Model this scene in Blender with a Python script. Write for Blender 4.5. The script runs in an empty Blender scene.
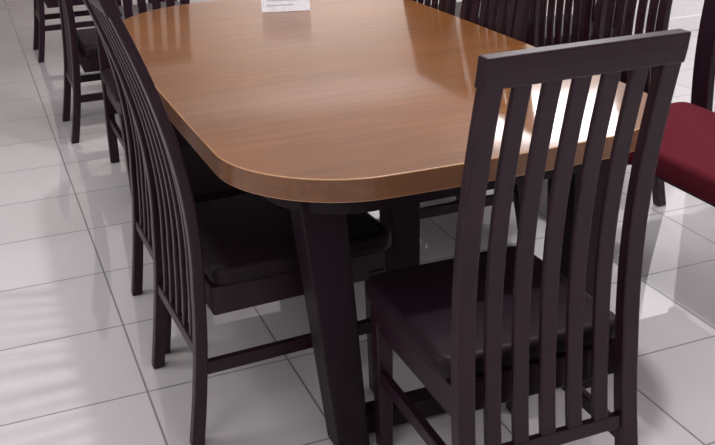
import bpy, bmesh, math, random
import numpy as np
from mathutils import Vector, Matrix
random.seed(3)
S=bpy.context.scene
COL=S.collection
# ---------------------------------------------------------------- materials
def newmat(name):
    m=bpy.data.materials.new(name);m.use_nodes=True
    nt=m.node_tree;b=nt.nodes['Principled BSDF'];return m,nt,b
def grain_mat(name,c1,c2,rough,scale,axis,coat=0.0,bump=0.02,spec=.5,coatr=.2,stretch=9,blotch=0):
    m,nt,b=newmat(name);N=nt.nodes;L=nt.links
    tc=N.new('ShaderNodeTexCoord');mp=N.new('ShaderNodeMapping')
    s=[scale*stretch]*3;s[axis]=scale;mp.inputs['Scale'].default_value=s
    L.new(tc.outputs['Object'],mp.inputs['Vector'])
    n=N.new('ShaderNodeTexNoise');n.inputs['Scale'].default_value=3;n.inputs['Detail'].default_value=8
    n.inputs['Roughness'].default_value=.65;n.inputs['Distortion'].default_value=.4
    L.new(mp.outputs[0],n.inputs['Vector'])
    r=N.new('ShaderNodeValToRGB');r.color_ramp.elements[0].color=(*c1,1);r.color_ramp.elements[1].color=(*c2,1)
    r.color_ramp.elements[0].position=.32;r.color_ramp.elements[1].position=.68
    L.new(n.outputs['Fac'],r.inputs[0]);out=r.outputs[0]
    if blotch:
        n2=N.new('ShaderNodeTexNoise');n2.inputs['Scale'].default_value=2.2;n2.inputs['Detail'].default_value=3
        L.new(tc.outputs['Object'],n2.inputs['Vector'])
        mr=N.new('ShaderNodeMapRange');mr.inputs['From Min'].default_value=.3;mr.inputs['From Max'].default_value=.7
        mr.inputs['To Min'].default_value=1-blotch;mr.inputs['To Max'].default_value=1.08
        L.new(n2.outputs['Fac'],mr.inputs['Value'])
        vm=N.new('ShaderNodeVectorMath');vm.operation='SCALE';L.new(out,vm.inputs[0]);L.new(mr.outputs[0],vm.inputs['Scale']);out=vm.outputs[0]
    L.new(out,b.inputs['Base Color'])
    b.inputs['Roughness'].default_value=rough;b.inputs['Coat Weight'].default_value=coat;b.inputs['Coat Roughness'].default_value=coatr
    b.inputs['Specular IOR Level'].default_value=spec
    bp=N.new('ShaderNodeBump');bp.inputs['Strength'].default_value=bump;bp.inputs['Distance'].default_value=.01
    L.new(n.outputs['Fac'],bp.inputs['Height']);L.new(bp.outputs[0],b.inputs['Normal'])
    return m
def fabric_mat(name,c,rough,spec=.4):
    m,nt,b=newmat(name);N=nt.nodes;L=nt.links
    tc=N.new('ShaderNodeTexCoord');n=N.new('ShaderNodeTexNoise');n.inputs['Scale'].default_value=60
    L.new(tc.outputs['Object'],n.inputs['Vector'])
    r=N.new('ShaderNodeValToRGB');r.color_ramp.elements[0].color=(*[x*.8 for x in c],1);r.color_ramp.elements[1].color=(*[x*1.15 for x in c],1)
    L.new(n.outputs['Fac'],r.inputs[0]);L.new(r.outputs[0],b.inputs['Base Color'])
    b.inputs['Roughness'].default_value=rough;b.inputs['Specular IOR Level'].default_value=spec
    bp=N.new('ShaderNodeBump');bp.inputs['Strength'].default_value=.15;bp.inputs['Distance'].default_value=.003
    L.new(n.outputs['Fac'],bp.inputs['Height']);L.new(bp.outputs[0],b.inputs['Normal'])
    return m
DARK=grain_mat('dark_stained_wood',(.0165,.0062,.0112),(.026,.0105,.0178),.34,2,2,spec=.24)
REDWOOD=grain_mat('glossy_blackish_plum_wood',(.017,.006,.009),(.029,.010,.014),.2,2,2,spec=.4)
DARKLEG=grain_mat('dark_table_leg_wood',(.0125,.0063,.0102),(.018,.0094,.0150),.5,2,2,spec=.16)
LEATHER=fabric_mat('dark_leatherette',(.0135,.0068,.0108),.45,.14)
GREY=fabric_mat('grey_leatherette',(.11,.10,.105),.5,.3)
RED=fabric_mat('red_upholstery',(.115,.012,.022),.85,.1)
TOP=grain_mat('varnished_table_wood',(.138,.047,.0092),(.228,.084,.0170),.38,1.1,0,coat=.55,bump=.004,coatr=.075,spec=.28,stretch=20,blotch=.25)
EDGE=grain_mat('table_edge_wood',(.135,.050,.015),(.20,.076,.024),.38,1.5,0,coat=.3,bump=.01)
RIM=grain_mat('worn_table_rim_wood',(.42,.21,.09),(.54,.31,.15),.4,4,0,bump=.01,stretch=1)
PAPER=fabric_mat('white_paper',(.80,.80,.83),.7,.3)
INK=fabric_mat('grey_blue_ink',(.45,.49,.58),.7,.2)
def floor_mat():
    m,nt,b=newmat('porcelain_tiles');N=nt.nodes;L=nt.links
    tc=N.new('ShaderNodeTexCoord');mp=N.new('ShaderNodeMapping')
    mp.inputs['Location'].default_value=(-.258/.402,-2.297/.402,0)
    mp.inputs['Scale'].default_value=(1/.402,1/.402,1)
    L.new(tc.outputs['Object'],mp.inputs['Vector'])
    br=N.new('ShaderNodeTexBrick');br.offset=0;br.squash=1
    br.inputs['Scale'].default_value=1;br.inputs['Brick Width'].default_value=1;br.inputs['Row Height'].default_value=1
    br.inputs['Mortar Size'].default_value=.008;br.inputs['Mortar Smooth'].default_value=.2
    br.inputs['Color1'].default_value=(.73,.705,.715,1);br.inputs['Color2'].default_value=(.78,.755,.765,1)
    br.inputs['Mortar'].default_value=(.24,.225,.235,1)
    L.new(mp.outputs[0],br.inputs['Vector'])
    L.new(br.outputs['Color'],b.inputs['Base Color'])
    b.inputs['Specular IOR Level'].default_value=1.0
    mr=N.new('ShaderNodeMapRange');mr.inputs['To Min'].default_value=.03;mr.inputs['To Max'].default_value=.6
    L.new(br.outputs['Fac'],mr.inputs['Value']);L.new(mr.outputs[0],b.inputs['Roughness'])
    b.inputs['Coat Weight'].default_value=1;b.inputs['Coat Roughness'].default_value=.02;b.inputs['Coat IOR'].default_value=1.9
    bp=N.new('ShaderNodeBump');bp.inputs['Strength'].default_value=.25;bp.inputs['Distance'].default_value=.004;bp.invert=True
    L.new(br.outputs['Fac'],bp.inputs['Height']);L.new(bp.outputs[0],b.inputs['Normal'])
    return m
FLOOR=floor_mat()
def plain(name,c,rough=.8):
    m,nt,b=newmat(name);N=nt.nodes
    n=N.new('ShaderNodeTexNoise');n.inputs['Scale'].default_value=12
    r=N.new('ShaderNodeValToRGB');r.color_ramp.elements[0].color=(*[x*.95 for x in c],1);r.color_ramp.elements[1].color=(*c,1)
    nt.links.new(n.outputs['Fac'],r.inputs[0]);nt.links.new(r.outputs[0],b.inputs['Base Color'])
    b.inputs['Roughness'].default_value=rough
    return m
WALL=plain('wall_paint',(.62,.60,.605));WALLD=plain('beige_wall_panel',(.38,.34,.31));CEIL=plain('ceiling_paint',(.66,.64,.65));WHITE=plain('white_plaster',(.88,.86,.87),.5)
# ---------------------------------------------------------------- mesh tools
def obj_from_bm(bm,name,mat,smooth=False,bevel=0,seg=2,bmat=-1):
    bmesh.ops.recalc_face_normals(bm,faces=bm.faces)
    me=bpy.data.meshes.new(name);bm.to_mesh(me);bm.free()
    for mt in (mat if isinstance(mat,(list,tuple)) else [mat]): me.materials.append(mt)
    o=bpy.data.objects.new(name,me);COL.objects.link(o)
    if smooth:
        for q in me.polygons:q.use_smooth=True
    if bevel:
        md=o.modifiers.new('bevel','BEVEL');md.width=bevel;md.segments=seg;md.limit_method='ANGLE';md.angle_limit=.7;md.material=bmat
    return o
def box(bm,x0,x1,y0,y1,z0,z1):
    vs=[bm.verts.new((x,y,z)) for x in(x0,x1) for y in(y0,y1) for z in(z0,z1)]
    for f_ in[(0,1,3,2),(4,6,7,5),(0,4,5,1),(2,3,7,6),(0,2,6,4),(1,5,7,3)]: bm.faces.new([vs[i] for i in f_])
def sweep(bm,sec):
    rings=[]
    for xc,yc,z,hx,hy in sec:
        rings.append([bm.verts.new((xc+a*hx,yc+b_*hy,z)) for a,b_ in((-1,-1),(1,-1),(1,1),(-1,1))])
    for r0,r1 in zip(rings,rings[1:]):
        for i in range(4): bm.faces.new([r0[i],r0[(i+1)%4],r1[(i+1)%4],r1[i]])
    bm.faces.new(rings[0][::-1]);bm.faces.new(rings[-1])
def slab(bm,pts,z0,z1):
    a=[bm.verts.new((x,y,z0)) for x,y in pts];b=[bm.verts.new((x,y,z1)) for x,y in pts]
    n=len(pts)
    for i in range(n): bm.faces.new([a[i],a[(i+1)%n],b[(i+1)%n],b[i]])
    bm.faces.new(a[::-1]);bm.faces.new(b)
def rrect(x0,x1,y0,y1,r,n=8,rf=None):
    P=[];rf=rf or r
    for cx,cy,a0,q in((x1-rf,y1-rf,0,rf),(x0+rf,y1-rf,90,rf),(x0+r,y0+r,180,r),(x1-r,y0+r,270,r)):
        for i in range(n+1):
            a=math.radians(a0+90*i/n);P.append((cx+q*math.cos(a),cy+q*math.sin(a)))
    return P
def empty(name,loc,rz=0):
    e=bpy.data.objects.new(name,None);e.location=loc;e.rotation_euler=(0,0,rz);e.empty_display_size=.1
    COL.objects.link(e);return e
# ---------------------------------------------------------------- slat-back seating (faces +Y)
def build_chair(seat_mat,W=.426,D=.455,nsl=5,name='dining_chair',wood=None,bench=False,HT=1.078,rake=.066,splay=.060,sz=.456,taper=.016,lumb=.020,hp=.020,sw=.036,dp=.018):
    def yb(z):
        if z<.42:
            t=(.42-z)/.42;return -splay*t**1.5
        t=(z-.42)/(HT-.42);return lumb*math.sin(math.pi*min(1,t*1.05))-rake*t**1.6
    wood=wood or DARK
    root=empty(name,(0,0,0));parts=[]
    hw=W/2
    def hwz(z): # back narrows slightly towards the top
        t=max(0,(z-.15)/(HT-.15));return hw-taper*t
    z0s=.36 if bench else 0
    stile=bmesh.new() if bench else None
    for s in(-1,1):
        bm=stile or bmesh.new();sec=[]
        for i in range(25):
            z=z0s+(HT-.001-z0s)*i/24
            sec.append((s*(hwz(z)-hp),yb(z),z,hp,dp-.005*(z/HT)))
        sweep(bm,sec)
        if not bench: parts.append(obj_from_bm(bm,'leg',wood,bevel=.005,seg=3))
    if bench:
        for s in(-1,1):
            bm=bmesh.new();sweep(bm,[(s*(hw-.50),.03,0,.02,.02),(s*(hw-.50),.04,sz-.11,.022,.02)])
            parts.append(obj_from_bm(bm,'leg',wood,bevel=.004))
    ix=.045 if bench else .030
    for s in(-1,1):
        bm=bmesh.new();sweep(bm,[(s*(hw-ix),D-.04,0,.017,.017),(s*(hw-ix),D-.04,sz-.10,.021,.021)])
        parts.append(obj_from_bm(bm,'leg',wood,bevel=.004))
    bm=stile or bmesh.new()   # backrest: slats + rails
    def rail(z0,z1,h,o_):
        sweep(bm,[(0,yb(z),z,hwz(z)+o_,h) for z in(z0,(z0+z1)/2,z1)])
    rail(HT-.054,HT+.003,.0165,.002)
    zl=.37 if bench else .235
    rail(zl,zl+.03,.010,-2*hp+.002)
    for i in range(nsl):
        def xc(z):
            ins=hwz(z)-2*hp;gap=(2*ins-nsl*sw)/(nsl+1);return -ins+gap*(i+1)+sw*(i+.5)
        zs=[zl+.025+(HT-.05-zl-.025)*k/20 for k in range(21)]
        sweep(bm,[(xc(z),yb(z),z,sw/2,.0065) for z in zs])
    parts.append(obj_from_bm(bm,'backrest',wood,bevel=.004,seg=3))
    bm=bmesh.new()
    z1=sz-.092 if bench else sz-.060
    i_=.04 if bench else .014
    box(bm,-hw+i_,hw-i_,.030,D-i_,sz-(.115 if bench else .125),z1+.010)
    parts.append(obj_from_bm(bm,'seat_frame',wood,bevel=.004))
    bm=bmesh.new()
    slab(bm,rrect(-hw-.003,hw+.003,.034,D+.012,.045),z1+.006,sz)
    parts.append(obj_from_bm(bm,'seat',seat_mat,smooth=True,bevel=.022,seg=6))
    if not bench:
        for s in(-1,1):
            bm=bmesh.new();x=s*(hw-.024);box(bm,x-.010,x+.010,-.01,D-.055,.19,.225)
            parts.append(obj_from_bm(bm,'stretcher',wood,bevel=.003))
    for q in parts:q.parent=root
    return root,parts
def place(proto,loc,rz,label,cat,group,first=False):
    root,parts=proto
    if first: r=root
    else:
        r=root.copy();COL.objects.link(r)
        for q in parts:
            c=q.copy();COL.objects.link(c);c.parent=r
    r.location=loc;r.rotation_euler=(0,0,rz);r['label']=label;r['category']=cat
    if group:r['group']=group
    return r
ch=build_chair(LEATHER)
G='slat-back dining chairs'
place(ch,(.936,1.398,0),0,'dark-stained slat-back dining chair at the rounded end of the table','chair',G,True)
L90=-math.pi/2
sideL='dark-stained slat-back dining chair with leatherette seat tucked along the table side'
sc=build_chair(LEATHER,W=.44,D=.50,HT=1.125,rake=.125,splay=.045,sz=.470,taper=.022,lumb=.022,sw=.020,hp=.0165,dp=.0165)
place(sc,(.364,2.215,0),L90+math.radians(2.5),sideL,'chair',G,True)
place(sc,(.382,2.690,0),L90+math.radians(1),sideL,'chair',G)
place(ch,(1.60,2.84,0),-L90,sideL,'chair',G)
place(ch,(1.60,3.33,0),-L90,sideL,'chair',G)
place(ch,(.665,4.17,0),math.pi,'dark-stained slat-back dining chair at the other rounded end of the table','chair',G)
bgl='dark wooden slat-back dining chair on the tiles beyond the dining table'
place(ch,(.40,4.79,0),L90,bgl,'chair',G)
place(ch,(.40,6.55,0),L90,bgl,'chair',G)
gc=build_chair(GREY)
place(gc,(.88,5.56,0),math.pi,'dark wooden chair with a grey seat pad beyond the dining table','chair',G,True)
rc=build_chair(LEATHER,wood=REDWOOD,sw=.040)
G2='glossy blackish-brown chairs behind the table'
rl='glossy blackish-brown slat-back chair standing beyond the dining table'
place(rc,(2.26,2.96,0),-L90,rl,'chair',G2,True)
place(rc,(2.24,3.395,0),-L90,rl,'chair',G2)
place(rc,(2.24,3.83,0),-L90,rl,'chair',G2)
place(rc,(2.66,4.45,0),-L90,rl,'chair',G2)
place(rc,(2.80,3.90,0),-L90,rl,'chair',G2)
# ---------------------------------------------------------------- bench with red seat
bn=build_chair(RED,W=1.14,D=.450,nsl=14,name='bench',bench=True,sz=.470,hp=.040,rake=.04)
place(bn,(2.29,2.04,0),-L90,'dark wooden slat-back bench with a dull crimson upholstered seat','bench',None,True)
# ---------------------------------------------------------------- table
X0,X1,Y0,Y1=.452,1.562,1.735,3.775
tb=empty('dining_table',((X0+X1)/2,(Y0+Y1)/2,0))
tb['label']='large rounded-corner wooden dining table with glossy reddish-brown top on dark legs';tb['category']='table'
hx,hy=(X1-X0)/2,(Y1-Y0)/2
def top_outline(hx,hy,r,bow,bx,n=20,rf=.36):
    P=rrect(-hx,hx,-hy,hy,r,n,rf);Q=[]
    m=len(P)
    for i in range(m):
        a=P[i];b=P[(i+1)%m];k=16 if math.dist(a,b)>.2 else 1
        for j in range(k): Q.append((a[0]+(b[0]-a[0])*j/k,a[1]+(b[1]-a[1])*j/k))
    return [(x+bx*(x/hx)*(1-(y/hy)**2),y+math.copysign(bow*(1-(x/hx)**2)*min(1,abs(y)/hy)**3,y)) for x,y in Q]
O=top_outline(hx,hy,.275,.028,.022)
bm=bmesh.new();slab(bm,O,.697,.75)
bmesh.ops.recalc_face_normals(bm,faces=bm.faces)
for f_ in bm.faces: f_.material_index=0 if f_.calc_center_median().z>.749 else 1
t=obj_from_bm(bm,'tabletop',[TOP,EDGE,RIM],bevel=.0025,bmat=2);t.parent=tb
bm=bmesh.new();slab(bm,rrect(-hx+.10,hx-.10,-hy+.10,hy-.10,.20,16),.62,.697)
t=obj_from_bm(bm,'apron',DARKLEG);t.parent=tb
for sx in(-1,1):
    for sy in(-1,1):
        bm=bmesh.new();sweep(bm,[(sx*(hx-.225),sy*(hy-.125),0,.040,.045),(sx*(hx-.195),sy*(hy-.21),.697,.056,.05)])
        t=obj_from_bm(bm,'leg',DARKLEG,bevel=.005);t.parent=tb
for sy in(-1,1):
    bm=bmesh.new();yc=sy*(hy-.14);box(bm,-hx+.24,hx-.24,yc-.03,yc+.03,.02,.075)
    t=obj_from_bm(bm,'foot_bar',DARKLEG,bevel=.006);t.parent=tb
    bm=bmesh.new();sweep(bm,[(0,sy*.48,0,.042,.042),(0,sy*.48,.62,.046,.046)])
    t=obj_from_bm(bm,'center_post',DARKLEG,bevel=.005);t.parent=tb
# ---------------------------------------------------------------- card on the table
tc_=empty('table_card',(1.085,3.475,.751),-.3)
tc_['label']='small folded white paper card with fine print standing on the table';tc_['category']='card'
for s in(-1,1):
    bm=bmesh.new()
    a=[(-.09,s*.03,0),(.09,s*.03,0),(.09,s*.002,.11),(-.09,s*.002,.11)]
    vs=[bm.verts.new(v) for v in a]+[bm.verts.new((v[0],v[1]-s*.0012,v[2])) for v in a]
    for q in[(0,1,2,3),(7,6,5,4),(0,4,5,1),(1,5,6,2),(2,6,7,3),(3,7,4,0)]: bm.faces.new([vs[i] for i in q])
    t=obj_from_bm(bm,'card_panel',PAPER);t.parent=tc_
bm=bmesh.new()
for i,(l,r) in enumerate([(-.07,.03),(-.07,.06),(-.07,.05),(-.05,.04)]):
    z=.022+i*.017;y=-.03+.028*z/.11-.0008
    y2=-.03+.028*(z+.003)/.11-.0008
    bm.faces.new([bm.verts.new(v) for v in((l,y,z),(r,y,z),(r,y2,z+.003),(l,y2,z+.003))])
t=obj_from_bm(bm,'print_lines',INK);t.parent=tc_
# ---------------------------------------------------------------- room
def quad(name,vs,mat):
    bm=bmesh.new();bm.faces.new([bm.verts.new(v) for v in vs]);me=bpy.data.meshes.new(name);bm.to_mesh(me);bm.free()
    me.materials.append(mat);o=bpy.data.objects.new(name,me);COL.objects.link(o);o['kind']='structure';return o
ax0,ax1,ay0,ay1,cz=-4,8,-3,11,3.2
quad('floor',[(ax0,ay0,0),(ax1,ay0,0),(ax1,ay1,0),(ax0,ay1,0)],FLOOR)
quad('ceiling',[(ax0,ay0,cz),(ax0,ay1,cz),(ax1,ay1,cz),(ax1,ay0,cz)],CEIL)
quad('wall_back',[(ax0,ay1,0),(ax1,ay1,0),(ax1,ay1,cz),(ax0,ay1,cz)],WALLD)
quad('wall_front',[(ax0,ay0,0),(ax0,ay0,cz),(ax1,ay0,cz),(ax1,ay0,0)],WALL)
quad('wall_left',[(ax0,ay0,0),(ax0,ay1,0),(ax0,ay1,cz),(ax0,ay0,cz)],WALL)
quad('wall_right',[(ax1,ay0,0),(ax1,ay0,cz),(ax1,ay1,cz),(ax1,ay1,0)],WALL)
bm=bmesh.new();box(bm,4.20,4.50,5.1,5.4,0,cz);box(bm,4.185,4.515,5.085,5.415,0,.10)  # white plaster column with a wider base block
o=obj_from_bm(bm,'column_1',WHITE,bevel=.004);o['kind']='structure'
def area(loc,size,energy,rot=(0,0,0),col=(1,.97,.975),sy=None):
    l=bpy.data.lights.new('lamp','AREA');l.energy=energy;l.color=col;l.size=size
    if sy: l.shape='RECTANGLE';l.size_y=sy
    o=bpy.data.objects.new('ceiling_or_fill_light',l);o.location=loc;o.rotation_euler=rot;COL.objects.link(o);return o
area((5.5,8.35,3.15),1.3,100,rot=(0,0,math.radians(-31)),sy=1.7)
area((1.55,2.35,3.15),.18,42)
for x,y,e in[(-2.6,-1,54),(-2.8,3.4,60),(1.3,-1.6,32),(4.6,-.6,52),(4.9,3.4,58),(1.1,3.6,42)]:
    area((x,y,3.15),1.9,e)
area((4.0,9.7,2.1),2.6,85,rot=(math.radians(90),0,0),sy=.6)  # added fill, no real fixture: brightens back wall for a soft tabletop sheen
wd=S.world=bpy.data.worlds.new('w');wd.use_nodes=True
wd.node_tree.nodes['Background'].inputs[0].default_value=(.9,.92,1,1);wd.node_tree.nodes['Background'].inputs[1].default_value=.3
# ---------------------------------------------------------------- camera
f,th,ps,ro,H=964.5,.412,.369,-.033,1.46
F=Vector((math.sin(ps)*math.cos(th),math.cos(ps)*math.cos(th),-math.sin(th)))
R=Vector((math.cos(ps),-math.sin(ps),0));U=R.cross(F)
R2=R*math.cos(ro)+U*math.sin(ro);U2=-R*math.sin(ro)+U*math.cos(ro)
cd=bpy.data.cameras.new('camera');cd.sensor_width=36;cd.lens=f/715*36;cd.clip_start=.05
co=bpy.data.objects.new('camera',cd);COL.objects.link(co)
M=Matrix((R2,U2,-F)).transposed().to_4x4();M.translation=Vector((0,0,H));co.matrix_world=M
S.camera=co
S.view_settings.view_transform='Standard'
